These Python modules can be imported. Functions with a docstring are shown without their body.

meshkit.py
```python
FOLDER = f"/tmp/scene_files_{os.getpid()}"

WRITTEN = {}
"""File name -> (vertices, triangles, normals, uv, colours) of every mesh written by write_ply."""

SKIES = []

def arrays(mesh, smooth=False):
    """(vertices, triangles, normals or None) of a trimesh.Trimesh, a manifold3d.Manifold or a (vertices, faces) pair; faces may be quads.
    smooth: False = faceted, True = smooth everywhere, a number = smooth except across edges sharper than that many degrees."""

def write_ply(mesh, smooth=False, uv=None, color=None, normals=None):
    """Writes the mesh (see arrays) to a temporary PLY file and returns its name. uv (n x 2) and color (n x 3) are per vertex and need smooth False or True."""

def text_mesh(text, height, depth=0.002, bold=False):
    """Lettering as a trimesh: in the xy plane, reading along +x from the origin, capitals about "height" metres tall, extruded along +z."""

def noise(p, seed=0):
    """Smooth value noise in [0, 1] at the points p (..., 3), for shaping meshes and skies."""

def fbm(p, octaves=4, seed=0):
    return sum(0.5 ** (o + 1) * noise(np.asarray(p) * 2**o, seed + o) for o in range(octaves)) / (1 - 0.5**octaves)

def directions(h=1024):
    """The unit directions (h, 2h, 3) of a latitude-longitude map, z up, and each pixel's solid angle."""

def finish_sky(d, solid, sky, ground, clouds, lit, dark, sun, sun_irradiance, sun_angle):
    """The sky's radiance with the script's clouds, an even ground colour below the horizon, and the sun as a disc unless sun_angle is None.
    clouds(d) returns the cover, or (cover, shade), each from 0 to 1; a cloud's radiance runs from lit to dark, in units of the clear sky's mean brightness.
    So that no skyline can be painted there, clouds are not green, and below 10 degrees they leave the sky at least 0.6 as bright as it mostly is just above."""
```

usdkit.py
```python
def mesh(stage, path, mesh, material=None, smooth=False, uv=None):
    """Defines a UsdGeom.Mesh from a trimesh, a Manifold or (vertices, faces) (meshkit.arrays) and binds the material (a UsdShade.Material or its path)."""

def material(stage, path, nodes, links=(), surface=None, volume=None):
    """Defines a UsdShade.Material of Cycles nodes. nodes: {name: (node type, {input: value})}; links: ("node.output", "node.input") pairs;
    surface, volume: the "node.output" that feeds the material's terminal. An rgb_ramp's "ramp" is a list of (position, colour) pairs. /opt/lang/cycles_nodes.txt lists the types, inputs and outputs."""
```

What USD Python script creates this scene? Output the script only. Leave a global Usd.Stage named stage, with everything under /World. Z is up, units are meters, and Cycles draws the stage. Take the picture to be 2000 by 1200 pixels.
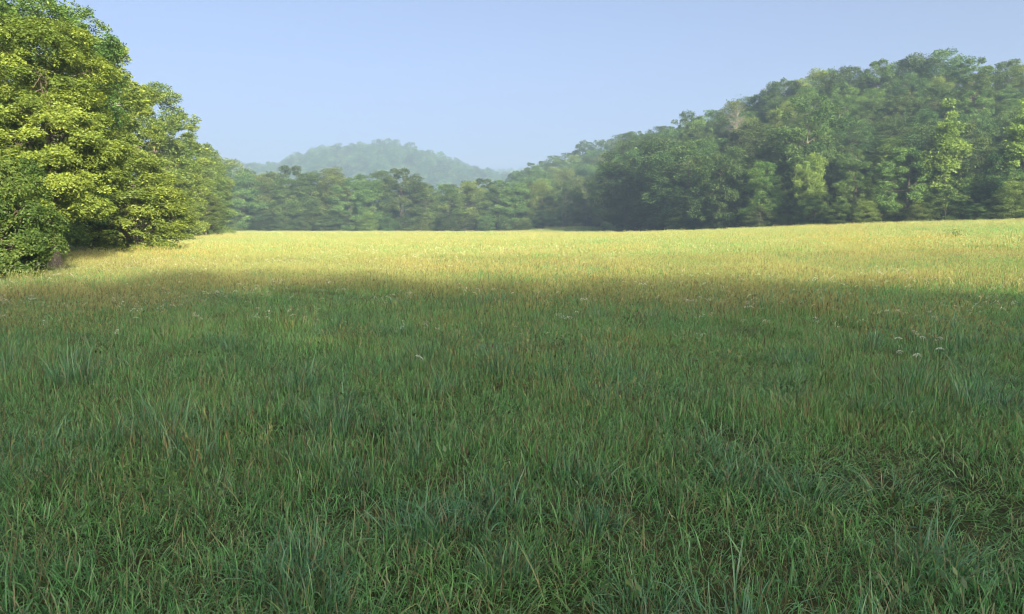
import math
import numpy as np
import meshkit
import usdkit
from pxr import Gf, Sdf, Usd, UsdGeom, UsdLux, UsdShade, Vt

T = Sdf.ValueTypeNames
stage = Usd.Stage.CreateInMemory()
UsdGeom.SetStageUpAxis(stage, "Z")
UsdGeom.SetStageMetersPerUnit(stage, 1.0)
UsdGeom.Xform.Define(stage, "/World")
UsdGeom.Scope.Define(stage, "/World/Looks")

# ------------------------------------------------------------------ camera, sky, sun, exposure
EYE = 1.65
FPX = 1540.0                      # focal length in pixels of the 2000 px wide photograph
HORIZON = 446.0                   # its row in the photograph
PITCH = math.atan((600 - HORIZON) / FPX)
EXPOSURE = 3.27
SUN_AZ = math.radians(154)        # clockwise from straight ahead (+y)
SUN_EL = math.radians(19)
SUN_INT, SUN_COL = 0.54, (1.0, 0.85, 0.56)
SKY_STRENGTH = 0.05
HAZE_DENSITY, HAZE_COL = 0.00075, (0.165, 0.24, 0.34)

cam = UsdGeom.Camera.Define(stage, "/World/camera")
cam.CreateHorizontalApertureAttr(36.0)
cam.CreateVerticalApertureAttr(36.0 * 1200 / 2000)
cam.CreateFocalLengthAttr(36.0 * FPX / 2000)
cam.CreateExposureAttr(EXPOSURE)
cam.CreateClippingRangeAttr(Gf.Vec2f(0.05, 10000))
cam.AddTranslateOp().Set(Gf.Vec3d(0, 0, EYE))
cam.AddRotateXOp().Set(90 - math.degrees(PITCH))

sky_mat = usdkit.material(stage, "/World/Looks/sky", {
    "s": ("sky_texture", {"sky_type": "single_scattering", "sun_disc": False, "sun_elevation": SUN_EL, "sun_rotation": SUN_AZ,
                          "altitude": 200.0, "air_density": 0.28, "aerosol_density": 7.8, "ozone_density": 1.0}),
    "b": ("background_shader", {"strength": SKY_STRENGTH})}, [("s.color", "b.color")], surface="b.background")
dome = UsdLux.DomeLight.Define(stage, "/World/sky")
UsdShade.MaterialBindingAPI.Apply(dome.GetPrim()).Bind(sky_mat)
dome.GetPrim().SetCustomDataByKey("kind", "structure")

sun = UsdLux.DistantLight.Define(stage, "/World/sun")
sun.CreateIntensityAttr(SUN_INT)
sun.CreateAngleAttr(0.5)
sun.CreateColorAttr(Gf.Vec3f(*SUN_COL))
sun.GetPrim().CreateAttribute("inputs:normalize", T.Bool).Set(True)
SUN = np.array([math.sin(SUN_AZ) * math.cos(SUN_EL), math.cos(SUN_AZ) * math.cos(SUN_EL), math.sin(SUN_EL)])
sun.AddTransformOp().Set(Gf.Matrix4d().SetRotate(Gf.Rotation(Gf.Vec3d(0, 0, 1), Gf.Vec3d(*SUN.tolist()))))

# ------------------------------------------------------------------ helpers
used = {}
ORD = ["first", "second", "third", "fourth", "fifth", "sixth", "seventh", "eighth", "ninth", "tenth", "eleventh", "twelfth", "thirteenth", "fourteenth", "fifteenth", "sixteenth", "seventeenth",
       "eighteenth", "nineteenth", "twentieth", "twenty-first", "twenty-second", "twenty-third", "twenty-fourth", "twenty-fifth", "twenty-sixth", "twenty-seventh", "twenty-eighth", "twenty-ninth", "thirtieth"]


def numbered(name):
    n = used.get(name, 0)
    used[name] = n + 1
    return name if n == 0 else f"{name}_{n:03d}"


def tag(prim, label=None, category=None, group=None, kind=None):
    p = prim.GetPrim() if hasattr(prim, "GetPrim") else prim
    for k, v in (("label", label), ("category", category), ("group", group), ("kind", kind)):
        if v:
            p.SetCustomDataByKey(k, v)
    return p


def add_mesh(path, V, F, mat, cv=None, N=None):
    m = UsdGeom.Mesh.Define(stage, path)
    F = np.asarray(F, np.int32)
    m.CreatePointsAttr(Vt.Vec3fArray.FromNumpy(np.ascontiguousarray(V, dtype=np.float32)))
    m.CreateFaceVertexCountsAttr(Vt.IntArray.FromNumpy(np.full(len(F), F.shape[1], np.int32)))
    m.CreateFaceVertexIndicesAttr(Vt.IntArray.FromNumpy(F.ravel()))
    m.CreateSubdivisionSchemeAttr("none")
    if N is not None:
        m.CreateNormalsAttr(Vt.Vec3fArray.FromNumpy(np.ascontiguousarray(N, dtype=np.float32)))
        m.SetNormalsInterpolation("vertex")
    if cv is not None:
        UsdGeom.PrimvarsAPI(m).CreatePrimvar("cv", T.Color3fArray, "vertex").Set(Vt.Vec3fArray.FromNumpy(np.ascontiguousarray(cv, dtype=np.float32)))
    UsdShade.MaterialBindingAPI.Apply(m.GetPrim()).Bind(mat)
    return m


def join(parts):
    V, F, C, n = [], [], [], 0
    for v, f, c in parts:
        V.append(v); F.append(f + n); C.append(c); n += len(v)
    return np.vstack(V), np.vstack(F), np.vstack(C)


def unit(a):
    return a / (np.linalg.norm(a, axis=-1, keepdims=True) + 1e-9)


def vnormals(V, F):
    N = np.zeros_like(V)
    fn = np.cross(V[F[:, 1]] - V[F[:, 0]], V[F[:, -1]] - V[F[:, 0]])
    for k in range(F.shape[1]):
        np.add.at(N, F[:, k], fn)
    return unit(N)


def px_dir(px):
    """horizontal position per metre of depth of a photograph column"""
    return (px - 1000.0) / FPX


def at(px, d):
    return px_dir(px) * d, d


def z_at(py, d):
    return EYE + (HORIZON - py) / FPX * d


def depth_of(py):
    return EYE * FPX / (py - HORIZON)


def smooth(t):
    t = np.clip(t, 0, 1)
    return t * t * (3 - 2 * t)


# ------------------------------------------------------------------ the land
CP = np.array([  # column, depth of the wood's edge, row of the skyline
    (700, 300, 400), (1000, 300, 345), (1080, 325, 303), (1140, 335, 286), (1190, 320, 278), (1215, 192, 272), (1300, 172, 246), (1400, 156, 216),
    (1500, 143, 178), (1600, 133, 148), (1700, 126, 128), (1800, 120, 110), (1900, 115, 138), (2000, 110, 126), (2200, 104, 124), (2500, 100, 200), (2900, 100, 420)], float)
FARHILL = np.array([(250, 420), (380, 345), (440, 336), (540, 322), (560, 312), (590, 301), (640, 296), (700, 291), (740, 288), (775, 288), (800, 294), (830, 302), (870, 317), (905, 326), (940, 340), (1000, 352), (1100, 400), (1200, 440)], float)
RIDGE = np.array([(-100, 330), (300, 328), (440, 320), (500, 325), (560, 334), (700, 345), (880, 345), (930, 338), (960, 335), (1010, 331), (1080, 333), (1300, 345), (1500, 400)], float)


def edge_of(px):
    return np.interp(px, CP[:, 0], CP[:, 1])


def sky_of(px):
    return np.interp(px, CP[:, 0], CP[:, 2])


def ground_z(x, y):
    x, y = np.asarray(x, float), np.asarray(y, float)
    p = np.stack([x, y, 0 * x], -1)
    z = 0.5 * (meshkit.fbm(p / 34, 2, 3) - 0.5) * smooth((np.hypot(x, y) - 8) / 30) + 0.05 * (meshkit.fbm(p / 1.7, 2, 5) - 0.5)
    z = z + 2.25 * np.exp(-((x - 66) ** 2 + (y - 86) ** 2) / (2 * 33 ** 2))
    z = z + 1.5 * np.exp(-(((x - 19) / 16) ** 2 + ((y - 222) / 14) ** 2))
    z = z + 4.0 * smooth((-y - 20) / 24) * smooth((260 - np.abs(x - 40)) / 120)      # the bank behind the viewpoint
    # the slope under the right-hand wood
    d = np.maximum(y, 1.0)
    px = 1000 + FPX * x / d
    a = np.zeros_like(z)
    for off, w in ((-30, .25), (0, .5), (30, .25)):
        e, s = edge_of(px + off), sky_of(px + off)
        top = np.maximum(EYE + (HORIZON - s) / FPX * (e + 70) - 15.0, 0)
        a = a + w * top * smooth((d - e) / 78) * (1 - 0.6 * smooth((d - e - 90) / 150))
    a = np.where(y > 60, a * smooth((px - 960) / 130), 0)
    return z + a


def hill_z(x, y, prof, D, half, treeh):
    px = 1000 + FPX * x / np.maximum(y, 1)
    row = np.interp(px, prof[:, 0], prof[:, 1])
    top = np.maximum((HORIZON - row) / FPX * D + EYE - treeh, 0)
    p = np.stack([x, y, 0 * x], -1)
    return top * np.exp(-((y - D) / half) ** 2 * 1.2) * (0.93 + 0.14 * meshkit.fbm(p / 90, 3, 9)) - 1.0


def principled(name, nodes, links, **kw):
    return usdkit.material(stage, "/World/Looks/" + name, {**nodes, "p": ("principled_bsdf", {"roughness": 0.9, "specular_ior_level": 0.1, **kw})}, links, surface="p.BSDF")


earth = principled("meadow_earth", {
    "g": ("geometry", {}), "n": ("noise_texture", {"scale": 0.35, "detail": 6.0, "roughness": 0.65}), "n2": ("noise_texture", {"scale": 9.0, "detail": 5.0}),
    "r": ("rgb_ramp", {"ramp": [(0.3, (0.026, 0.040, 0.014)), (0.5, (0.05, 0.062, 0.022)), (0.7, (0.085, 0.08, 0.034))]}),
    "r2": ("rgb_ramp", {"ramp": [(0.3, (0.45, 0.42, 0.38)), (0.7, (1.1, 1.1, 1.0))]}),
    "m": ("mix_color", {"blend_type": "multiply", "fac": 1.0}), "b": ("bump", {"strength": 0.7, "distance": 0.05})},
    [("g.position", "n.vector"), ("g.position", "n2.vector"), ("n.fac", "r.fac"), ("n2.fac", "r2.fac"), ("r.color", "m.a"), ("r2.color", "m.b"), ("m.result", "p.base_color"), ("n2.fac", "b.height"), ("b.normal", "p.normal")])

R = np.concatenate([[0.0], np.geomspace(0.6, 1600, 190)])
A = np.linspace(0, 2 * np.pi, 420, endpoint=False)
rr, aa = np.meshgrid(R[1:], A, indexing="ij")
gx, gy = (rr * np.sin(aa)).ravel(), (rr * np.cos(aa)).ravel()
GV = np.vstack([[[0, 0, float(ground_z(0.0, 0.0))]], np.stack([gx, gy, ground_z(gx, gy)], 1)])
i, j = np.meshgrid(np.arange(len(R) - 2), np.arange(len(A)), indexing="ij")
k = (j + 1) % len(A)
q = 1 + np.stack([i * len(A) + j, i * len(A) + k, (i + 1) * len(A) + k, (i + 1) * len(A) + j], -1).reshape(-1, 4)
q = q[:, ::-1]
jj = np.arange(len(A))
F0 = np.stack([0 * jj, 1 + (jj + 1) % len(A), 1 + jj], 1)
GF = np.vstack([F0, q[:, [0, 1, 2]], q[:, [0, 2, 3]]])
tag(add_mesh("/World/ground", GV, GF, earth, N=vnormals(GV, GF)), kind="structure")


def hill_sheet(name, prof, D, half, treeh):
    x = np.linspace(px_dir(prof[0, 0] - 40) * D * 1.15, px_dir(prof[-1, 0] + 40) * D * 1.15, 120)
    y = np.linspace(D - 1.9 * half, min(D + 1.9 * half, 1590), 60)
    X, Y = np.meshgrid(x, y, indexing="ij")
    V = np.stack([X.ravel(), Y.ravel(), hill_z(X.ravel(), Y.ravel(), prof, D, half, treeh)], 1)
    a, b = np.meshgrid(np.arange(119), np.arange(59), indexing="ij")
    F = np.stack([a * 60 + b, (a + 1) * 60 + b, (a + 1) * 60 + b + 1, a * 60 + b + 1], -1).reshape(-1, 4)
    tag(add_mesh("/World/" + name, V, F, earth, N=vnormals(V, F)), kind="structure")


hill_sheet("hill", FARHILL, 1000, 180, 11)
hill_sheet("hill_001", RIDGE, 1420, 100, 11)

# ------------------------------------------------------------------ the air
haze_mat = usdkit.material(stage, "/World/Looks/haze", {"v": ("principled_volume", {"color": HAZE_COL, "density": HAZE_DENSITY, "anisotropy": 0.0})}, [], volume="v.volume")
b0, b1 = np.array([-1650.0, -1650.0, -3.5]), np.array([1650.0, 1650.0, 138.0])
HV = np.array([[(b0, b1)[c >> k & 1][k] for k in range(3)] for c in range(8)])
HF = np.array([[0, 2, 3, 1], [4, 5, 7, 6], [0, 1, 5, 4], [2, 6, 7, 3], [0, 4, 6, 2], [1, 3, 7, 5]])
tag(add_mesh("/World/haze", HV, HF, haze_mat), "pale blue morning haze filling the air of the valley", "haze", kind="stuff")

# ------------------------------------------------------------------ materials of plants


def leaf_mat(name, ramp, tr=0.35, hue_var=0.25, rough=0.55, spec=0.25, noise_scale=0.12):
    """ramp: colours from the darkest leaf to the lightest; cv.r is random per leaf, cv.g per bough"""
    return usdkit.material(stage, "/World/Looks/" + name, {
        "a": ("attribute", {"attribute": "cv"}), "s": ("separate_color", {}), "o": ("object_info", {}), "g": ("geometry", {}),
        "n": ("noise_texture", {"scale": noise_scale, "detail": 2.0}),
        "m1": ("math", {"math_type": "multiply_add", "value2": 0.55, "value3": -0.05}), "m2": ("math", {"math_type": "multiply_add", "value2": 0.36}),
        "m3": ("math", {"math_type": "multiply_add", "value2": 0.35}), "r": ("rgb_ramp", {"ramp": ramp}),
        "h": ("map_range", {"from_min": 0.0, "from_max": 1.0, "to_min": 0.5 - 0.015 * hue_var, "to_max": 0.5 + 0.06 * hue_var}),
        "v": ("map_range", {"from_min": 0.0, "from_max": 1.0, "to_min": 1 - hue_var, "to_max": 1 + hue_var}),
        "hs": ("hsv", {"saturation": 1.0}), "hs2": ("hsv", {"saturation": 1.1, "value": 1.25, "hue": 0.485}),
        "p": ("principled_bsdf", {"roughness": rough, "specular_ior_level": spec}), "t": ("translucent_bsdf", {}), "x": ("mix_closure", {"fac": tr})},
        [("a.color", "s.color"), ("s.r", "m1.value1"), ("s.g", "m2.value1"), ("m1.value", "m2.value3"), ("g.position", "n.vector"), ("n.fac", "m3.value1"), ("m2.value", "m3.value3"),
         ("m3.value", "r.fac"), ("r.color", "hs.color"), ("o.random", "h.value"), ("o.random", "v.value"), ("h.result", "hs.hue"), ("v.result", "hs.value"),
         ("hs.color", "p.base_color"), ("hs.color", "hs2.color"), ("hs2.color", "t.color"), ("p.BSDF", "x.closure1"), ("t.BSDF", "x.closure2")], surface="x.closure")


L_OLIVE = leaf_mat("olive_leaf", [(0.1, (0.042, 0.072, 0.014)), (0.5, (0.102, 0.15, 0.026)), (0.9, (0.195, 0.245, 0.042))], hue_var=0.1)
L_SOFT = leaf_mat("soft_olive_leaf", [(0.1, (0.038, 0.072, 0.017)), (0.5, (0.085, 0.13, 0.03)), (0.9, (0.155, 0.195, 0.044))])
L_GREEN = leaf_mat("green_leaf", [(0.1, (0.03, 0.066, 0.015)), (0.5, (0.066, 0.122, 0.027)), (0.9, (0.13, 0.18, 0.038))])
L_FRESH = leaf_mat("fresh_green_leaf", [(0.1, (0.032, 0.075, 0.015)), (0.5, (0.072, 0.138, 0.025)), (0.9, (0.13, 0.205, 0.04))])
L_DEEP = leaf_mat("deep_green_leaf", [(0.1, (0.022, 0.050, 0.015)), (0.5, (0.041, 0.08, 0.024)), (0.9, (0.088, 0.135, 0.036))], hue_var=0.32)
L_MID = leaf_mat("wood_leaf", [(0.1, (0.033, 0.063, 0.018)), (0.5, (0.058, 0.1, 0.027)), (0.9, (0.115, 0.168, 0.042))], hue_var=0.35)
L_PALE = leaf_mat("pale_leaf", [(0.1, (0.06, 0.10, 0.02)), (0.5, (0.115, 0.18, 0.036)), (0.9, (0.19, 0.26, 0.055))], hue_var=0.2)
L_RUST = leaf_mat("rust_leaf", [(0.1, (0.08, 0.03, 0.015)), (0.5, (0.17, 0.07, 0.035)), (0.9, (0.25, 0.13, 0.06))], hue_var=0.2)


def bark_mat(name, c0, c1):
    return principled(name, {"g": ("geometry", {}), "mp": ("mapping", {"scale": (6, 6, 1.2)}), "n": ("noise_texture", {"scale": 2.0, "detail": 6.0, "roughness": 0.7}),
                             "r": ("rgb_ramp", {"ramp": [(0.3, c0), (0.7, c1)]}), "b": ("bump", {"strength": 0.8, "distance": 0.04})},
                      [("g.position", "mp.vector"), ("mp.vector", "n.vector"), ("n.fac", "r.fac"), ("r.color", "p.base_color"), ("n.fac", "b.height"), ("b.normal", "p.normal")])


BARK = bark_mat("grey_brown_bark", (0.05, 0.04, 0.03), (0.14, 0.12, 0.095))
BARK_PALE = bark_mat("pale_bark", (0.09, 0.085, 0.07), (0.19, 0.175, 0.15))


def grass_mat(name, ramp, patch, tr=0.3, rough=0.42, spec=0.4, tip=(0.75, 1.25), patch_scale=0.5, patch_fac=0.7):
    """cv.r random per blade, cv.g height along the blade"""
    return usdkit.material(stage, "/World/Looks/" + name, {
        "a": ("attribute", {"attribute": "cv"}), "s": ("separate_color", {}), "g": ("geometry", {}), "n": ("noise_texture", {"scale": patch_scale, "detail": 4.0, "roughness": 0.6}),
        "r": ("rgb_ramp", {"ramp": ramp}), "rp": ("rgb_ramp", {"ramp": patch}), "mx": ("mix_color", {"blend_type": "multiply", "fac": patch_fac, "use_clamp": False}),
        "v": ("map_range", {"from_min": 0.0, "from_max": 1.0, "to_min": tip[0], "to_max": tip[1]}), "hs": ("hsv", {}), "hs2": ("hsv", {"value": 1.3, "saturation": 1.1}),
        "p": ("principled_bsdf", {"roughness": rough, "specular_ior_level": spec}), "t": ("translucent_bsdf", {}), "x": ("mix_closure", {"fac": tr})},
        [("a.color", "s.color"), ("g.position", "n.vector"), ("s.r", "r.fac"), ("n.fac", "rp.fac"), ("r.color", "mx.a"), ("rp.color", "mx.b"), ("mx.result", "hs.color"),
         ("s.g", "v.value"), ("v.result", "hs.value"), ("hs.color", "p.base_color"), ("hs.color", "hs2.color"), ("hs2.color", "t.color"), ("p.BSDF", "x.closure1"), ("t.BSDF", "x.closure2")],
        surface="x.closure")


PATCH = [(0.25, (0.72, 0.9, 1.05)), (0.42, (0.9, 1.0, 1.0)), (0.6, (1.1, 1.05, 0.9)), (0.75, (1.3, 1.12, 0.85))]
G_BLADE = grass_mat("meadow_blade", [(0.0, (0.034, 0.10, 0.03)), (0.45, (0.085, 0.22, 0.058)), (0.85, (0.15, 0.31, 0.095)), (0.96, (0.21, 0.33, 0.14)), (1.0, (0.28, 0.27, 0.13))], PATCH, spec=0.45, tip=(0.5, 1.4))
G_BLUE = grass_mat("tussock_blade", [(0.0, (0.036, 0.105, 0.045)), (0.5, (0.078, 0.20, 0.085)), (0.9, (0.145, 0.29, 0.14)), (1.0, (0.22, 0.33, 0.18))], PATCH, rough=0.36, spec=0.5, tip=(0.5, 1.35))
G_SEED = grass_mat("seed_grass", [(0.0, (0.06, 0.042, 0.032)), (0.4, (0.125, 0.095, 0.055)), (0.7, (0.22, 0.18, 0.085)), (1.0, (0.34, 0.30, 0.13))],
                   [(0.3, (0.85, 1.0, 0.85)), (0.5, (1, 1, 1)), (0.7, (1.15, 0.93, 0.8))], tr=0.3, rough=0.7, spec=0.15, tip=(0.8, 1.1), patch_scale=0.12)
G_HAY = grass_mat("hay_grass", [(0.0, (0.135, 0.145, 0.055)), (0.5, (0.215, 0.23, 0.085)), (1.0, (0.34, 0.345, 0.15))],
                  [(0.3, (0.72, 0.98, 0.8)), (0.5, (1, 1, 1)), (0.68, (1.2, 0.97, 0.8))], tr=0.3, rough=0.7, spec=0.15, tip=(0.8, 1.1), patch_scale=0.06, patch_fac=0.9)
G_THATCH = grass_mat("dead_thatch", [(0.0, (0.05, 0.048, 0.025)), (0.6, (0.12, 0.115, 0.055)), (1.0, (0.24, 0.22, 0.12))], PATCH, tr=0.15, rough=0.8, spec=0.1)
G_WHITE = grass_mat("white_petal", [(0.0, (0.5, 0.5, 0.42)), (1.0, (0.75, 0.75, 0.68))], [(0, (1, 1, 1)), (1, (1, 1, 1))], rough=0.7, spec=0.1, tip=(0.9, 1.05))
G_YELLOW = grass_mat("yellow_petal", [(0.0, (0.45, 0.30, 0.04)), (1.0, (0.6, 0.42, 0.08))], [(0, (1, 1, 1)), (1, (1, 1, 1))], rough=0.7, spec=0.1, tip=(0.9, 1.05))
G_WEED = grass_mat("weed_leaf", [(0.0, (0.03, 0.07, 0.018)), (0.6, (0.06, 0.12, 0.03)), (1.0, (0.10, 0.16, 0.045))], PATCH)

# ------------------------------------------------------------------ grass builders


def blades(rng, n, R, length, width, lean=0.25, curve=1.0, S=4, spread=0.7, z0=0.0):
    """n tapered bent ribbons rooted in a disc of radius R"""
    r, az = R * np.sqrt(rng.random(n)), rng.random(n) * 2 * np.pi
    root = np.stack([r * np.cos(az), r * np.sin(az), np.full(n, z0) - 0.03], 1)
    head = az + rng.normal(0, spread, n)
    L = length[0] + (length[1] - length[0]) * rng.random(n) ** 1.3
    w = width[0] + (width[1] - width[0]) * rng.random(n)
    phi0, cur = np.abs(rng.normal(0, lean, n)), curve * (0.2 + rng.random(n) ** 1.4)
    side = head + np.pi / 2 + rng.normal(0, 0.5, n)
    sv = np.stack([np.cos(side), np.sin(side), rng.normal(0, 0.25, n)], 1)
    hv = np.stack([np.cos(head), np.sin(head), 0 * head], 1)
    p, ring, cv = root, [], []
    rnd = rng.random(n)
    for k in range(S + 1):
        t = k / S
        ww = (w * (1.0 if t < 0.5 else 1.0 - 0.93 * ((t - 0.5) / 0.5) ** 1.3) * (0.75 + 0.5 * min(t * 2, 1)))[:, None] / 2
        ring += [p - sv * ww, p + sv * ww]
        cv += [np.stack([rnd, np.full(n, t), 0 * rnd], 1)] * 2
        phi = phi0 + cur * ((k + 0.5) / S) ** 1.4
        step = (L / S)[:, None]
        p = p + step * (hv * np.sin(phi)[:, None] + np.array([0, 0, 1.0]) * np.cos(phi)[:, None])
    m = 2 * (S + 1)
    V, C = np.stack(ring, 1).reshape(-1, 3), np.stack(cv, 1).reshape(-1, 3)
    f = np.array([[2 * k, 2 * k + 1, 2 * k + 3, 2 * k + 2] for k in range(S)])
    F = (np.arange(n)[:, None, None] * m + f[None]).reshape(-1, 4)
    return V, F, C


def quads(P, U, W, rnd, g):
    """kite leaves: from P along U, half width vector W"""
    n = len(P)
    V = np.stack([P, P + U * 0.45 - W, P + U, P + U * 0.45 + W], 1).reshape(-1, 3)
    F = np.arange(4 * n).reshape(n, 4)
    C = np.repeat(np.stack([rnd, g, 0 * rnd], 1), 4, 0)
    return V, F, C


def seed_stalks(rng, n, R, height, head, wid, nh=10):
    """upright stalks, each with a loose panicle of small scales at its top"""
    V, F, C = blades(rng, n, R, height, (wid * 0.6, wid), lean=0.14, curve=0.5, S=3)
    ends = V.reshape(n, 8, 3)
    tip = (ends[:, 6] + ends[:, 7]) / 2
    axis = unit(tip - (ends[:, 4] + ends[:, 5]) / 2)
    parts = [(V, F, C * [1, 0.8, 0])]
    t = np.tile(np.linspace(0, 1, nh), n)
    tp, ax = np.repeat(tip, nh, 0), np.repeat(axis, nh, 0)
    d = unit(ax + 0.7 * rng.normal(0, 1, (n * nh, 3)) * (1.05 - t)[:, None])
    P = tp - ax * (head * t)[:, None]
    sc = (head * (0.28 + 0.3 * rng.random(n * nh)))[:, None]
    W = unit(np.cross(d, rng.normal(0, 1, (n * nh, 3)))) * (wid * (1.0 + rng.random(n * nh)))[:, None]
    parts.append(quads(P, d * sc, W, np.repeat(rng.random(n), nh) * 0.7 + 0.3 * rng.random(n * nh), 0.8 + 0.2 * rng.random(n * nh)))
    return join(parts)


def umbel(rng, height, size, wid, rays=14, branches=1):
    """a white flower: stem with a few branches, each ending in a flat head of tiny florets. Returns stem, flower head"""
    st, fl = [], []
    for b in range(branches):
        top = np.array([rng.normal(0, 0.09), rng.normal(0, 0.09), height * (1 - 0.12 * b * rng.random())])
        if b == 0:
            top[:2] *= 0.4
        mid = np.array([top[0] * 0.3, top[1] * 0.3, top[2] * 0.55])
        pts = np.array([[0, 0, -0.03], mid, top])
        for s in (np.array([1, 0, 0]), np.array([0, 1, 0])):
            v = np.vstack([pts - s * wid / 2, pts + s * wid / 2])
            st.append((v, np.array([[0, 1, 4, 3], [1, 2, 5, 4]]), np.tile([0.5, 0.5, 0], (6, 1))))
        n, tilt = rays * 5, rng.normal(0, 0.45, 2)
        rad = size / 2 * np.sqrt(rng.random(n)) * (1 if b == 0 else 0.75)
        az = rng.random(n) * 2 * np.pi
        P = top + np.stack([rad * np.cos(az), rad * np.sin(az), 0.02 - 1.2 * rad ** 2 / size + tilt[0] * rad * np.cos(az) + tilt[1] * rad * np.sin(az)], 1)
        U = unit(np.stack([np.cos(az * 7), np.sin(az * 7), rng.normal(0, .25, n)], 1)) * size * 0.16
        W = unit(np.cross(U, [0, 0, 1.0])) * size * 0.07
        fl.append(quads(P, U, W, rng.random(n), rng.random(n)))
    return join(st), join(fl)


CLASS = "/World/plant_kinds"
stage.CreateClassPrim(CLASS)


def scatter(name, protos, pos, rotz, scale, which, label, category, tilt=None):
    """one uncountable mass of plants"""
    pi = UsdGeom.PointInstancer.Define(stage, "/World/" + name)
    UsdGeom.Scope.Define(stage, f"/World/{name}/kinds")
    paths = []
    for k, (meshes) in enumerate(protos):
        base = f"/World/{name}/kinds/clump" + (f"_{k:03d}" if k else "")
        UsdGeom.Xform.Define(stage, base)
        for nm, (V, F, C), mat in meshes:
            add_mesh(f"{base}/{nm}", V, F, mat, C)
        paths.append(base)
    pi.CreatePrototypesRel().SetTargets([Sdf.Path(p) for p in paths])
    pi.CreateProtoIndicesAttr(Vt.IntArray.FromNumpy(np.asarray(which, np.int32)))
    pi.CreatePositionsAttr(Vt.Vec3fArray.FromNumpy(np.asarray(pos, np.float32)))
    if np.ndim(scale) == 1:
        scale = np.repeat(np.asarray(scale)[:, None], 3, 1)
    pi.CreateScalesAttr(Vt.Vec3fArray.FromNumpy(np.asarray(scale, np.float32)))
    h = np.asarray(rotz) / 2
    pi.CreateOrientationsAttr(Vt.QuathArray([Gf.Quath(float(c), 0.0, 0.0, float(s)) for c, s in zip(np.cos(h), np.sin(h))]))
    tag(pi, label, category, kind="stuff")
    return pi


def field_points(rng, d0, d1, density, half=0.80, margin=3.0):
    """points in the part of the meadow in front of the camera between two depths"""
    c = 1 / math.sqrt(density)
    Y, X = np.meshgrid(np.arange(d0, d1, c), np.arange(-half * d1 - margin, half * d1 + margin, c), indexing="ij")
    x, y = (g.ravel() for g in (X, Y))
    near = np.abs(x) < half * y + margin
    x, y = x[near], y[near]
    x, y = x + c * 0.95 * (rng.random(len(x)) - 0.5), y + c * 0.95 * (rng.random(len(x)) - 0.5)
    px = 1000 + FPX * x / np.maximum(y, 1)
    ok = (y < edge_of(px) - 1) & (y < 268)
    ok &= x > left_edge(y) - 4
    return x[ok], y[ok]


LEFT = np.array([(0, -15), (20, -15.5), (26, -16), (33, -17.5), (48, -24), (56, -27), (75, -35), (95, -42), (115, -48), (135, -53), (155, -57), (235, -86), (300, -110)], float)


def left_edge(y):
    return np.interp(y, LEFT[:, 0], LEFT[:, 1])


def on_ground(x, y):
    return np.stack([x, y, ground_z(x, y)], 1)


def fb(x, y, s, seed):
    return meshkit.fbm(np.stack([x / s, y / s, 0 * x], -1), 3, seed)


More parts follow.
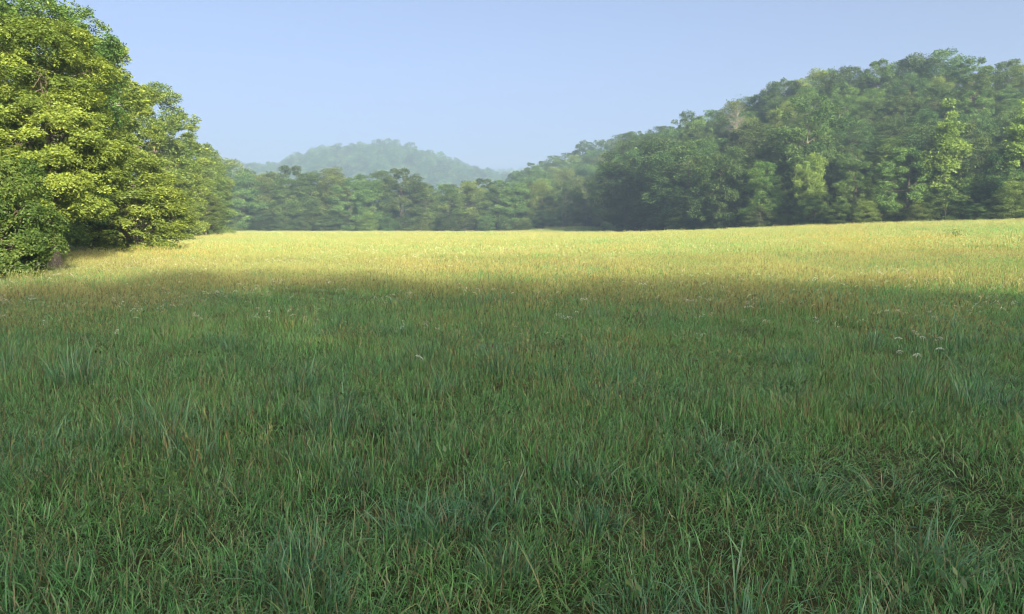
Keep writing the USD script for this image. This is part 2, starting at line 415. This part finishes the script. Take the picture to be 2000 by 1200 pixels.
rng = np.random.default_rng(11)
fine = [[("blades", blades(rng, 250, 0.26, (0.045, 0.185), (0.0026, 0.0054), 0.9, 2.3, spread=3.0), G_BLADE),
         ("stalks", blades(rng, 2, 0.25, (0.18, 0.40), (0.0022, 0.0035), 0.8, 1.5, spread=2), G_HAY),
         ("thatch", blades(rng, 24, 0.25, (0.08, 0.24), (0.003, 0.005), 0.9, 1.0, S=2, spread=2), G_THATCH)] for _ in range(10)]
tuss = [[("blades", blades(rng, 120, 0.18, (0.10, 0.42), (0.003, 0.006), 0.5, 2.1, S=6, spread=1.0), G_BLUE),
         ("thatch", blades(rng, 24, 0.2, (0.15, 0.35), (0.003, 0.006), 0.7, 1.0, S=3), G_THATCH)] for _ in range(6)]
seed = [[("stalks", seed_stalks(rng, 4, 0.3, (0.16, 0.32), 0.04, 0.0042), G_SEED), ("straw", seed_stalks(rng, 13, 0.3, (0.16, 0.38), 0.05, 0.0035), G_HAY)] for _ in range(6)]
weed = []
for _ in range(4):
    n = 40
    P = np.stack([rng.normal(0, .14, n), rng.normal(0, .14, n), 0.03 + 0.2 * rng.random(n)], 1)
    U = unit(np.stack([rng.normal(0, 1, n), rng.normal(0, 1, n), rng.normal(0.3, .5, n)], 1)) * (0.02 + 0.03 * rng.random(n))[:, None]
    weed.append([("leaves", quads(P, U, unit(np.cross(U, [0.3, 0, 1.0])) * 0.009, rng.random(n), 0.4 + 0.6 * rng.random(n)), G_WEED)])


def grass_mass(name, protos, d0, d1, dens, smin, smax, label, cat, seedn, keep=None, half=0.80, margin=3.0, tall=1.0):
    r = np.random.default_rng(seedn)
    x, y = field_points(r, d0, d1, dens, half, margin)
    if keep is not None:
        k = r.random(len(x)) < keep(x, y)
        x, y = x[k], y[k]
    n = len(x)
    s = smin + (smax - smin) * r.random(n)
    hs = np.clip(0.25 + 1.55 * fb(x, y, 1.3, 21), 0.45, 1.6)
    scatter(name, protos, on_ground(x, y), r.random(n) * 6.283, np.stack([s, s, s * hs * tall], 1), r.integers(0, len(protos), n), label, cat)
    return n


counts = {}
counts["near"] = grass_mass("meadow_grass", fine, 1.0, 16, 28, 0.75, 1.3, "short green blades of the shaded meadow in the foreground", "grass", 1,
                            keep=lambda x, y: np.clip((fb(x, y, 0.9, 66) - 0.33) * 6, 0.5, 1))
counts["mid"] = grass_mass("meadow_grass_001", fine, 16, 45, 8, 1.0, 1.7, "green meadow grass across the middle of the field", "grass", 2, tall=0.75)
far_fine = [[("blades", blades(rng, 230, 0.85, (0.14, 0.34), (0.012, 0.022), 0.45, 1.2, S=3), G_BLADE), ("stalks", seed_stalks(rng, 44, 0.85, (0.2, 0.40), 0.06, 0.010, nh=5), G_HAY)] for _ in range(6)]
counts["far"] = grass_mass("meadow_grass_002", far_fine, 40, 130, 1.5, 0.9, 1.4, "sunlit seeding grass across the far half of the field", "grass", 3)
counts["vfar"] = grass_mass("meadow_grass_003", far_fine, 128, 285, 0.28, 1.4, 2.2, "sunlit grass at the far end of the field below the trees", "grass", 4, half=0.75)
counts["tuss"] = grass_mass("tussock_grass", tuss, 1.2, 30, 3.6, 0.5, 1.15, "coarse blue-green tussocks with long arching blades in the shade", "grass", 5,
                            keep=lambda x, y: np.clip((fb(x, y, 1.8, 33) - 0.47) * 6, 0.04, 1) * np.clip(1.35 - y / 16, 0.10, 1))
counts["seed"] = grass_mass("seed_head_grass", seed, 5, 46, 8, 0.8, 1.25, "brown and straw coloured grass seed heads standing over the meadow", "grass", 6,
                            keep=lambda x, y: np.clip((fb(x, y, 4.5, 44) - 0.40) * 5, np.clip((y - 14) / 30, 0.05, 0.6), 1) * np.clip((y - 6) / 12, 0.04, 1))
counts["weed"] = grass_mass("meadow_weeds", weed, 1.2, 22, 2.2, 0.7, 1.3, "small broad-leaved weeds among the shaded grass", "weeds", 7, keep=lambda x, y: np.clip((fb(x, y, 1.3, 55) - 0.45) * 5, 0.05, 1))

dry = [[("stalks", seed_stalks(rng, 26, 0.3, (0.3, 0.65), 0.08, 0.007), G_HAY), ("thatch", blades(rng, 60, 0.3, (0.25, 0.6), (0.005, 0.009), 0.4, 1.2), G_THATCH)] for _ in range(4)]
r_ = np.random.default_rng(15)
dy = 30 + 130 * r_.random(70) ** 1.5
dx = left_edge(dy) + 1.0 + dy * 0.03 + r_.normal(0, 0.7, 70)
scatter("dry_grass", dry, on_ground(dx, dy), r_.random(70) * 6.283, 0.7 + 0.6 * r_.random(70), r_.integers(0, 4, 70), "straw coloured dry grass along the foot of the left-hand trees", "grass")

# ------------------------------------------------------------------ trees


def tube(pts, rad, sides=6):
    pts = np.asarray(pts, float)
    t = unit(np.gradient(pts, axis=0))
    a = unit(np.cross(t, np.where(np.abs(t[:, 2:]) < 0.9, [0, 0, 1.0], [1.0, 0, 0])))
    b = np.cross(t, a)
    ang = np.arange(sides) * 2 * np.pi / sides
    V = (pts[:, None] + np.asarray(rad)[:, None, None] * (np.cos(ang)[None, :, None] * a[:, None] + np.sin(ang)[None, :, None] * b[:, None])).reshape(-1, 3)
    i, j = np.meshgrid(np.arange(len(pts) - 1), np.arange(sides), indexing="ij")
    F = np.stack([i * sides + j, i * sides + (j + 1) % sides, (i + 1) * sides + (j + 1) % sides, (i + 1) * sides + j], -1).reshape(-1, 4)
    return V, F, np.full((len(V), 3), 0.5)


def profile(shape, t):
    """crown radius (fraction) against height fraction of the crown"""
    if shape == "round":
        return np.sqrt(np.clip(1 - ((t - 0.45) / 0.56) ** 2, 0, 1))
    if shape == "bushy":      # leafy to the ground
        return np.clip(1.0 - 0.28 * (1 - t) ** 2, 0, 1) * np.sqrt(np.clip(1 - np.clip((t - 0.35) / 0.66, 0, 1) ** 2, 0, 1))
    if shape == "oval":
        return np.sqrt(np.clip(1 - np.abs((t - 0.48) / 0.53) ** 2.4, 0, 1))
    if shape == "spire":
        return np.clip(1 - t, 0, 1) ** 0.75 * np.clip(0.35 + t * 5, 0, 1)
    if shape == "vase":
        return np.sqrt(np.clip(1 - ((t - 0.68) / 0.34) ** 2, 0, 1)) * (t > 0.34) + (t <= 0.34) * 0.05
    return 0 * t + 1


def make_tree(seedn, H, Rc, base, shape, nclump, nleaf, leaf, clump, trunk_r, limbs=9, droop=0.25, spray=0, flat=0.65, shell=0.55):
    """returns trunk-with-limbs mesh, crown mesh. base: height at which the crown begins."""
    r = np.random.default_rng(seedn)
    # bough centres: spread over the crown's outside, some within
    cand = nclump * 6
    t = r.random(cand)
    pr = profile(shape, t)
    keep = r.random(cand) < 0.15 + 0.85 * pr
    t, pr = t[keep], pr[keep]
    az = r.random(len(t)) * 2 * np.pi
    lob = 0.74 + 0.26 * np.sin(az * 2 + r.random() * 6 + t * 3) * 0.5 + 0.40 * (meshkit.noise(np.stack([np.cos(az) * 1.6, np.sin(az) * 1.6, t * 3.2], -1) + 20, seedn) - 0.3)
    rad = Rc * pr * lob * (shell + (1 - shell) * np.sqrt(r.random(len(t))))
    P = np.stack([rad * np.cos(az), rad * np.sin(az), base + (H - base) * t], 1)
    sel = [0]
    dist = np.linalg.norm(P - P[0], axis=1)
    for _ in range(min(nclump, len(P)) - 1):      # farthest-point choice with some chance
        k = int(np.argmax(dist * (0.55 + 0.45 * r.random(len(P)))))
        sel.append(k)
        dist = np.minimum(dist, np.linalg.norm(P - P[k], axis=1))
    P = P[sel]
    nC = len(P)
    rc = clump * (0.5 + 1.05 * r.random(nC) ** 1.3)
    # the trunk and its limbs
    tk = np.linspace(0, 1, 9)
    wob = np.cumsum(r.normal(0, 0.025 * H / 9, (9, 2)), 0)
    top = base + (H - base) * 0.78
    axis = np.stack([wob[:, 0], wob[:, 1], -0.15 + (top + 0.15) * tk], 1)
    flare = 1 + 0.7 * np.exp(-tk * 16)
    wood = [tube(axis, trunk_r * flare * (1 - 0.85 * tk), 8)]
    for k in range(limbs):
        z0 = base * 0.75 + (top - base * 0.75) * (k + r.random()) / limbs * 0.85
        a0 = np.array([np.interp(z0, axis[:, 2], axis[:, 0]), np.interp(z0, axis[:, 2], axis[:, 1]), z0])
        cands = np.argsort(np.linalg.norm((P - a0 - [0, 0, Rc * 0.35]) * [1, 1, 1.5], axis=1) + r.random(nC) * Rc * 0.8)
        tgt = P[cands[min(k % 3, nC - 1)]]
        s = np.linspace(0, 1, 6)[:, None]
        bend = np.array([0, 0, 1.0]) * np.linalg.norm(tgt - a0) * 0.16
        pts = a0 + (tgt - a0) * s + bend * np.sin(s * np.pi) + r.normal(0, 0.02 * Rc, (6, 3)) * s
        rr0 = trunk_r * 0.45 * (1 - 0.6 * z0 / H)
        wood.append(tube(pts, rr0 * (1 - 0.85 * s[:, 0]) + 0.008, 5))
        for c in cands[3:7]:                       # branchlets to near boughs
            s0 = pts[2 + r.integers(0, 3)]
            q_ = s0 + (P[c] - s0) * np.linspace(0, 1, 4)[:, None] + r.normal(0, 0.015 * Rc, (4, 3))
            wood.append(tube(q_, np.linspace(rr0 * 0.4, 0.012, 4), 4))
    # leaves
    wts = rc ** 2
    own = r.choice(nC, nleaf, p=wts / wts.sum())
    if spray:                                      # leaves in flat drooping sprays
        ns = nleaf // spray
        own = r.choice(nC, ns, p=wts / wts.sum())
        d = unit(r.normal(0, 1, (ns, 3)) + [0, 0, 0.35])
        outw = unit(P[own] * [1, 1, 0] + 1e-6)
        d = unit(d + 0.45 * outw)
        rad = rc[own] * (0.35 + 0.65 * r.random(ns) ** 0.5)
        C0 = P[own] + d * rad[:, None] * [1, 1, flat]
        dirn = unit(unit(d * [1, 1, 0.3] + 0.5 * outw) + r.normal(0, 0.3, (ns, 3)) - [0, 0, droop])
        side = unit(np.cross(dirn, unit(np.array([0, 0, 1.0]) + r.normal(0, 0.3, (ns, 3)))))
        k = np.tile(np.arange(spray), ns)
        C0, dirn_, side_ = np.repeat(C0, spray, 0), np.repeat(dirn, spray, 0), np.repeat(side, spray, 0)
        own = np.repeat(own, spray)
        sg = np.where(k % 2, 1.0, -1.0)[:, None]
        ln = leaf * 3.2
        Q = C0 + dirn_ * (k / spray * ln)[:, None] - np.array([0, 0, 1.0]) * ((k / spray) ** 2 * ln * 0.35)[:, None]
        U = unit(dirn_ * 0.55 + side_ * sg * 0.9 + r.normal(0, 0.25, (len(k), 3)) - [0, 0, 0.25])
        n = len(k)
    else:
        d = unit(r.normal(0, 1, (nleaf, 3)) + [0, 0, 0.3])
        rad = rc[own] * (0.30 + 0.70 * r.random(nleaf) ** 0.45)
        lump = 0.78 + 0.5 * (meshkit.noise(d * 2.3 + own[:, None] * 7.3, seedn + 4) - 0.3)
        Q = P[own] + d * (rad * lump)[:, None] * [1, 1, flat]
        outw = unit(P[own] * [1, 1, 0] + 1e-6)
        U = unit(0.6 * d * [1, 1, 0.4] + 0.5 * outw + r.normal(0, 0.6, (nleaf, 3)) - [0, 0, droop])
        n = nleaf
    gap = meshkit.noise(Q / (clump * 0.85) + 50, seedn + 9) * 0.65 + meshkit.noise(Q / (clump * 0.36) + 90, seedn + 10) * 0.35
    ok = gap + 0.10 * r.random(n) > 0.45           # holes and hollows between the boughs
    Q, U, own, n = Q[ok], U[ok], own[ok], int(ok.sum())
    L = leaf * (0.6 + 0.8 * r.random(n))
    Nn = unit(np.array([0, 0, 0.9]) + r.normal(0, 0.55, (n, 3)) + 0.45 * unit(Q - [0, 0, base + (H - base) * 0.4]))
    W = unit(np.cross(U, Nn)) * (L * 0.30)[:, None]
    bough = r.random(nC)
    Q[:, 2] = np.maximum(Q[:, 2], 0.02)
    crown = quads(Q, U * L[:, None], W, r.random(n), bough[own])
    return join(wood), crown


def tree_kind(name, leafmat, barkmat, trunkname="trunk", crownname="crown", **kw):
    wood, crown = make_tree(**kw)
    stage.CreateClassPrim(f"{CLASS}/{name}")
    add_mesh(f"{CLASS}/{name}/{trunkname}", *wood[:2], barkmat, wood[2])
    add_mesh(f"{CLASS}/{name}/{crownname}", *crown[:2], leafmat, crown[2])
    return name, kw["H"]


def plant(kind, name, x, y, height, rot, label, category, group=None, wide=1.0):
    nm, H = kind
    s = height / H
    t = UsdGeom.Xform.Define(stage, "/World/" + numbered(name))
    t.AddTranslateOp().Set(Gf.Vec3d(float(x), float(y), float(ground_z(x, y)) - 0.05))
    t.AddRotateZOp().Set(float(rot))
    t.AddScaleOp().Set(Gf.Vec3f(float(s * wide), float(s * wide), float(s)))
    p = t.GetPrim()
    p.GetReferences().AddInternalReference(f"{CLASS}/{nm}")
    p.SetInstanceable(True)
    tag(p, label, category, group)
    return p


def plant_px(kind, name, px, d, top, rot, label, category, group=None, wide=1.0):
    x, y = at(px, d)
    return plant(kind, name, x, y, max(z_at(top, d) - float(ground_z(x, y)), 2.0), rot, label, category, group, wide)


# near kinds for the left-hand tree row
K_BIG = tree_kind("big_olive", L_OLIVE, BARK, seedn=1, H=13, Rc=4.3, base=3.0, shape="round", nclump=150, nleaf=215000, leaf=0.125, clump=0.78, trunk_r=0.24, limbs=16, spray=7, droop=0.35, shell=0.42, flat=0.5)
K_BIG2 = tree_kind("big_green", L_GREEN, BARK, seedn=2, H=15, Rc=4.6, base=1.4, shape="bushy", nclump=150, nleaf=180000, leaf=0.135, clump=0.82, trunk_r=0.27, limbs=16, spray=6, droop=0.25, shell=0.42, flat=0.5)
K_BUSH = tree_kind("green_bush", L_GREEN, BARK, trunkname="stem", crownname="foliage", seedn=3, H=4, Rc=2.3, base=0.15, shape="bushy", nclump=64, nleaf=60000, leaf=0.105, clump=0.46, trunk_r=0.07, limbs=7, spray=6, droop=0.3)
K_MIDA = tree_kind("mid_olive", L_OLIVE, BARK, seedn=4, H=15, Rc=4.6, base=0.6, shape="bushy", nclump=75, nleaf=60000, leaf=0.22, clump=1.0, trunk_r=0.24, limbs=9)
K_MIDB = tree_kind("mid_green", L_SOFT, BARK, seedn=5, H=16, Rc=4.8, base=0.8, shape="bushy", nclump=80, nleaf=60000, leaf=0.22, clump=1.05, trunk_r=0.25, limbs=9)
K_LOW = tree_kind("low_olive", L_OLIVE, BARK, seedn=9, H=5.6, Rc=2.5, base=0.2, shape="bushy", nclump=70, nleaf=75000, leaf=0.12, clump=0.6, trunk_r=0.1, limbs=9, spray=7, droop=0.35, shell=0.42, flat=0.5)
K_GAP = tree_kind("tall_shade_tree", L_GREEN, BARK, seedn=12, H=18, Rc=4.6, base=0.6, shape="bushy", nclump=110, nleaf=17000, leaf=0.30, clump=1.2, trunk_r=0.3, limbs=10)
K_RUST = tree_kind("russet_shrub", L_RUST, BARK, trunkname="stem", crownname="foliage", seedn=6, H=1.2, Rc=0.8, base=0.05, shape="round", nclump=16, nleaf=2600, leaf=0.10, clump=0.2, trunk_r=0.02, limbs=6)

G_LEFT = "trees along the left edge of the field"
plant_px(K_BIG, "leafy_tree", 108, 33, 52, 40, "olive-green tree with sunlit drooping boughs over the dark hollow at the field's left edge", "tree", G_LEFT)
plant_px(K_BIG2, "leafy_tree", -95, 38, -90, 120, "tall dark green tree cut by the left border, behind the leafy bush", "tree", G_LEFT)
plant_px(K_BIG2, "leafy_tree", 70, 46, -70, 200, "tallest deep green tree rising behind the sunlit olive tree", "tree", G_LEFT)
plant_px(K_MIDA, "leafy_tree", 184, 56, 84, 10, "mid green tree stepping down behind the big olive tree, twigs against sky", "tree", G_LEFT)
plant_px(K_BUSH, "leafy_bush", 6, 26, 312, 30, "rounded green bush leafy to the ground at the left border", "bush", wide=0.8)
plant_px(K_LOW, "leafy_tree", 268, 50, 312, 160, "lower yellow-green tree with foliage reaching the grass beside the russet shrub", "tree", G_LEFT, wide=1.15)
plant_px(K_MIDA, "leafy_tree", 250, 72, 163, 70, "olive tree fifth along the row, its round top beside open sky", "tree", G_LEFT)
plant_px(K_MIDB, "leafy_tree", 310, 92, 178, 130, "broad green tree with the rounded top halfway down the left row", "tree", G_LEFT)
plant_px(K_MIDA, "leafy_tree", 352, 112, 235, 220, "soft green tree two thirds down the left row", "tree", G_LEFT)
plant_px(K_MIDB, "leafy_tree", 388, 132, 272, 300, "green tree second from the far end of the left row", "tree", G_LEFT)
plant_px(K_MIDB, "leafy_tree", 418, 152, 300, 20, "last tree of the left row, standing out before the distant wood", "tree", G_LEFT)
plant_px(K_MIDA, "leafy_tree", 345, 90, 345, 250, "low olive understorey tree in front of the broad green tree", "tree", G_LEFT, wide=1.25)
plant_px(K_MIDB, "leafy_tree", 405, 128, 372, 80, "low green understorey tree near the end of the left row", "tree", G_LEFT, wide=1.3)
plant_px(K_RUST, "russet_shrub", 246, 55, 478, 0, "russet brown shrub at the foot of the yellow-green tree", "shrub")

# kinds for the woods
wood_kinds, k_spire, k_pale, far_kinds = [], [], [], []
for n_, (H, Rc, shape, mat, lf) in enumerate([(14, 5.2, "bushy", L_MID, 0.27), (15, 5.8, "oval", L_DEEP, 0.29), (13, 5.0, "bushy", L_DEEP, 0.27), (16, 5.4, "oval", L_MID, 0.28),
                                              (14, 4.6, "bushy", L_SOFT, 0.26), (15, 6.2, "oval", L_DEEP, 0.30), (12, 5.2, "bushy", L_MID, 0.26), (16, 5.6, "bushy", L_GREEN, 0.28)]):
    wood_kinds.append(tree_kind(f"wood_tree_{n_:03d}", mat, BARK, seedn=40 + n_, H=H, Rc=Rc, base=0.5 if shape == "bushy" else 1.6, shape=shape, nclump=66 + 7 * (n_ % 3), nleaf=32000, leaf=lf, clump=(1.05, 1.5, 1.25)[n_ % 3], trunk_r=0.22, limbs=7))
for n_, mat in enumerate((L_PALE, L_PALE)):
    k_spire.append(tree_kind(f"spire_tree_{n_:03d}", mat, BARK, seedn=60 + n_, H=13, Rc=2.9, base=0.8, shape="spire", nclump=70, nleaf=24000, leaf=0.24, clump=0.8, trunk_r=0.18, limbs=7))
k_pale.append(tree_kind("pale_tree", L_PALE, BARK, seedn=64, H=12, Rc=3.6, base=1.0, shape="bushy", nclump=60, nleaf=22000, leaf=0.25, clump=1.0, trunk_r=0.2, limbs=7))
K_LIMBS = tree_kind("pale_limbed_tree", L_DEEP, BARK_PALE, seedn=66, H=16, Rc=5.0, base=6.2, shape="round", nclump=44, nleaf=16000, leaf=0.28, clump=1.2, trunk_r=0.16, limbs=13)
K_BARE = tree_kind("bare_tree", L_MID, BARK_PALE, seedn=67, H=15, Rc=3.0, base=7.0, shape="round", nclump=30, nleaf=500, leaf=0.28, clump=0.8, trunk_r=0.16, limbs=16)

rw = np.random.default_rng(77)
KIND_LOOK = ["mid green", "dark green", "dark green", "mid green", "soft green", "dark green", "mid green", "green"]
RANK = ["front rank", "second rank", "third rank", "fourth rank", "fifth rank", "skyline rank", "far side"]
ROWS = 7
for row in range(ROWS):
    f = row / (ROWS - 2)
    px = 1222 + 20 * (row % 2)
    n_ = 0
    while px < 2090:
        e = float(edge_of(px))
        d = e + 4 + 74 * f + rw.normal(0, 2.5)
        base_front = np.interp(px, [1200, 1260, 1400, 1600, 1800, 2000], [300, 318, 325, 325, 325, 310])
        front = base_front + rw.normal(0, 16)
        top = front + (float(sky_of(px)) - front) * min(f, 1) ** 0.85 + rw.normal(0, 8) * (0.45 if f >= 1 else 1) + (10 if f > 1 else 0)
        kk = int(rw.integers(0, len(wood_kinds))) if px > 1310 else int(rw.choice([1, 2, 5]))
        plant_px(wood_kinds[kk], "wood_tree", px, d, top, rw.random() * 360,
                 f"{KIND_LOOK[kk]} tree, {ORD[n_]} from left in the {RANK[row]} of the shaded right-hand wood", "tree",
                 {0: "front rank of the right-hand wood", 5: "skyline trees of the right-hand wood"}.get(row, "trees inside the right-hand wood"), wide=0.95 + 0.25 * rw.random())
        px += (6.2 + 2.8 * rw.random()) * FPX / d
        n_ += 1
# low growth along the wood's foot
px, n_ = 1212.0, 0
while px < 2060:
    e = float(edge_of(px))
    x, y = at(px, e - 1 + rw.normal(0, 1.2))
    plant(wood_kinds[int(rw.choice([0, 2, 4, 6]))], "woodland_shrub", x, y, 3.2 + 3.2 * rw.random(), rw.random() * 360, f"leafy shrub, {ORD[n_]} from the left at the shaded wood's foot", "shrub", "shrubs along the foot of the right-hand wood", 1.7)
    px += (3.6 + 2.2 * rw.random()) * FPX / e
    n_ += 1
# trees one can single out
plant_px(k_spire[0], "pale_spire_tree", 1836, 123, 204, 20, "tall pointed yellow-green tree in the middle of the shaded slope", "tree")
plant_px(k_spire[1], "pale_spire_tree", 1985, 116, 196, 70, "pointed yellow-green tree at the right border of the wood", "tree")
plant_px(k_pale[0], "pale_tree", 1576, 139, 304, 0, "small pale yellow-green tree in the front of the wood, left of a dark gap", "tree", wide=0.75)
plant_px(k_pale[0], "pale_tree", 1178, 262, 340, 140, "pale green tree in the shaded bay where the two woods meet", "tree")
plant_px(K_LIMBS, "pale_limbed_tree", 1565, 150, 195, 200, "tree with bare pale forking limbs showing below its crown", "tree")
plant_px(K_BARE, "bare_tree", 1430, 196, 196, 10, "thin half-dead tree with bare twigs sticking out above the wood", "tree")

# the shaded bay between the woods and the slope behind it
for row in range(5):
    f = row / 4
    px = 1015 + 8 * (row % 2) + (55 if row == 0 else 0)
    n_ = 0
    while px < 1240:
        e = float(edge_of(min(px, 1190)))
        d = e + 4 + 70 * f + rw.normal(0, 2.5)
        front = np.interp(px, [1000, 1100, 1200], [368, 352, 348]) + rw.normal(0, 8)
        top = front + (float(sky_of(px)) - front) * f ** 0.85 + rw.normal(0, 4)
        plant_px(wood_kinds[rw.integers(0, len(wood_kinds))], "bay_tree", px, d, top, rw.random() * 360, f"hazy blue-green tree, {ORD[n_]} from left in the {RANK[row]} between the two woods", "tree",
                 "trees in the bay between the woods", wide=1.0 + 0.25 * rw.random())
        px += (6.4 + 2.4 * rw.random()) * FPX / d
        n_ += 1

# the tree line across the end of the field
for row in range(2):
    px = 436.0 + 12 * row
    n_ = 0
    while px < 1100 - 10 * row:
        d = 262 + 9 * row + rw.normal(0, 1.5)
        top = np.interp(px, [430, 470, 520, 600, 650, 700, 760, 810, 850, 900, 960, 1040, 1100], [330, 332, 343, 337, 345, 351, 341, 351, 358, 355, 357, 353, 360]) + rw.normal(0, 6) + (6 if row == 0 else 0)
        plant_px(wood_kinds[int(rw.choice([0, 4, 6, 7, 0, 4]))], "boundary_tree", px, d, top, rw.random() * 360, f"hazy green tree, {ORD[n_]} from left in the {RANK[row]} of the far tree line", "tree",
                 "tree line at the far end of the field", wide=1.0 + 0.3 * rw.random())
        px += (6.2 + 2.4 * rw.random()) * FPX / d
        n_ += 1
px, n_ = 440.0, 0
while px < 1085:
    x, y = at(px, 257 + rw.normal(0, 1))
    plant(wood_kinds[int(rw.choice([0, 2, 4, 6]))], "boundary_shrub", x, y, 4 + 3.5 * rw.random(), rw.random() * 360, f"low hazy shrub, {ORD[n_]} from the left below the far tree line", "shrub", "shrubs below the far tree line", 1.7)
    px += (5 + 2.5 * rw.random()) * FPX / 257
    n_ += 1

# woods on the far hills: one mass each
far_protos = []  # whole crowns
for n_ in range(5):
    _, crown = make_tree(seedn=80 + n_, H=12, Rc=5.0, base=0.5, shape="bushy" if n_ % 2 else "round", nclump=26, nleaf=2200, leaf=0.85, clump=1.5, trunk_r=0.2, limbs=3)
    far_protos.append([("crown", crown, (L_DEEP, L_DEEP, L_MID, L_DEEP, L_DEEP)[n_])])
for name, prof, D, half, lab, step in (("hillside_wood", FARHILL, 1000, 180, "blue hazy wood covering the rounded hill beyond the field", 9.0), ("hillside_wood_001", RIDGE, 1420, 100, "palest blue wooded ridge low behind the rounded hill", 10.0)):
    xs = np.arange(px_dir(prof[0, 0]) * D, px_dir(prof[-1, 0]) * D, step)
    ys = np.arange(D - 1.5 * half, D + 0.5 * half, step)
    X, Y = (a.ravel() for a in np.meshgrid(xs, ys))
    X, Y = X + rw.normal(0, step * 0.3, len(X)), Y + rw.normal(0, step * 0.3, len(X))
    Z = hill_z(X, Y, prof, D, half, 11)
    ok = Z > 1.5
    X, Y, Z = X[ok], Y[ok], Z[ok]
    s = 0.8 + 0.75 * rw.random(len(X)) ** 2
    scatter(name, far_protos, np.stack([X, Y, Z - 0.5], 1), rw.random(len(X)) * 6.283, s, rw.integers(0, 5, len(X)), lab, "wood")
    counts[name] = len(X)

# the trees behind the photographer that shade the near half of the field
rs = np.random.default_rng(5)
horiz = np.array([math.sin(SUN_AZ), math.cos(SUN_AZ)])
SHADE_EDGE = np.array([(-500, 545), (0, 552), (180, 541), (420, 539), (640, 543), (740, 566), (820, 560), (900, 546), (1250, 550), (1500, 560), (1750, 572), (1950, 576), (2300, 590)], float)
kinds_back = [K_MIDB, K_MIDA, wood_kinds[1], wood_kinds[3]]
for rank, (back_y, nearer, n_t) in enumerate(((-44.0, 0.0, 23), (-56.0, 10.0, 17))):
    for n_, ex in enumerate(np.linspace(-28, 26, n_t)):
        ey = 24.0                                   # where the crown's shadow ends
        for _ in range(6):
            px = 1000 + FPX * ex / ey
            ey = depth_of(float(np.interp(px, SHADE_EDGE[:, 0], SHADE_EDGE[:, 1])) + 10)
        ey -= nearer if not rank else (14.0 if ex < 4 else 8.0)
        by = back_y + rs.normal(0, 1.2)
        tt = (ey - by) / -horiz[1]
        bx = ex + horiz[0] * tt
        plant(kinds_back[n_ % 4] if rank else K_GAP, "shade_tree", bx, by, tt * math.tan(SUN_EL) - float(ground_z(bx, by)) + rs.normal(0, 0.2), rs.random() * 360,
              f"leafy shade tree behind the viewpoint, {ORD[n_]} from the left in its {('front', 'back')[rank]} rank", "tree", "trees behind the viewpoint", wide=1.0)

# ------------------------------------------------------------------ flowers and weeds that can be counted
rf = np.random.default_rng(8)
flower_kinds = []
for k in range(4):
    st, fl = umbel(rf, 0.62, 0.075, 0.006)
    nm = f"umbel_flower_{k:03d}"
    stage.CreateClassPrim(f"{CLASS}/{nm}")
    add_mesh(f"{CLASS}/{nm}/stem", *st[:2], G_WEED, st[2])
    add_mesh(f"{CLASS}/{nm}/flower_head", *fl[:2], G_WHITE, fl[2])
    flower_kinds.append((nm, 0.62))
for label, group, pts in (
        ("white lacy flower, {} from the left in the loose cluster over the tan tuft", "white flowers of the right-hand cluster", [(1762, 672), (1775, 684), (1800, 706), (1808, 658), (1815, 656), (1836, 676), (1845, 690)]),
        ("white lacy flower, {} from the left border in the grass below the green bush", "white flowers below the left bush", [(4, 574), (9, 556), (15, 563), (20, 553), (27, 549), (64, 575)]),
        ("white lacy flower in the shaded grass left of centre, {} of five from the left", "scattered white flowers left of centre", [(208, 648), (213, 590), (260, 617), (350, 555), (375, 615)]),
        ("small white flower along the field's shadow edge, {} from the left", "white flowers along the shadow's edge", [(820, 720), (930, 580), (1000, 575), (1050, 568), (1090, 572), (1380, 560), (1455, 592), (1462, 580), (1530, 590), (1550, 568), (1672, 562)])):
    for n_, (px, py) in enumerate(pts):
        d = depth_of(py) * (1 - 0.5 / EYE)      # its head stands half a metre up
        x, y = at(px, max(d, 3))
        plant(flower_kinds[rf.integers(0, 4)], "white_flower", x, y, 0.5 + 0.1 * rf.random(), rf.random() * 360, label.format(ORD[n_]), "flower", group)

# pale flowers too many to count in the sunlit field
pale = []
for k in range(4):
    parts = []
    for _ in range(5):
        st, fl = umbel(rf, 0.36 + 0.12 * rf.random(), 0.085, 0.008, rays=5, branches=1)
        fl[0][:, :2] += rf.normal(0, 0.35, 2)
        parts.append(fl)
    pale.append([("heads", join(parts), G_WHITE)])
grass_mass("pale_flowers", pale, 11, 110, 0.7, 0.7, 1.3, "pale flower heads speckling the sunlit field", "flowers", 12, keep=lambda x, y: np.clip((fb(x, y, 7, 91) - 0.44) * 6, 0.03, 1) * np.clip(1.2 - y / 90, 0.1, 1))
# the lone clump of tall weeds in the sunlit field
r = np.random.default_rng(31)
V1, F1, C1 = blades(r, 30, 0.4, (0.55, 0.95), (0.015, 0.028), 0.12, 0.3, S=4)
stage_x, stage_y = at(1862, 54)
w = UsdGeom.Xform.Define(stage, "/World/tall_weed_clump")
w.AddTranslateOp().Set(Gf.Vec3d(stage_x, stage_y, float(ground_z(stage_x, stage_y))))
add_mesh("/World/tall_weed_clump/stems", V1, F1, G_WEED, C1)
n = 260
P = np.stack([r.normal(0, .32, n), r.normal(0, .32, n), 0.2 + 0.6 * r.random(n)], 1)
U = unit(np.stack([r.normal(0, 1, n), r.normal(0, 1, n), r.normal(0.3, .3, n)], 1)) * (0.08 + 0.08 * r.random(n))[:, None]
add_mesh("/World/tall_weed_clump/leaves", *quads(P, U, unit(np.cross(U, [0, 0, 1.0])) * 0.03, r.random(n), r.random(n))[:2], G_WEED)
tag(w, "lone clump of tall green weeds in the sunlit field near the right border", "weeds")
print(counts)
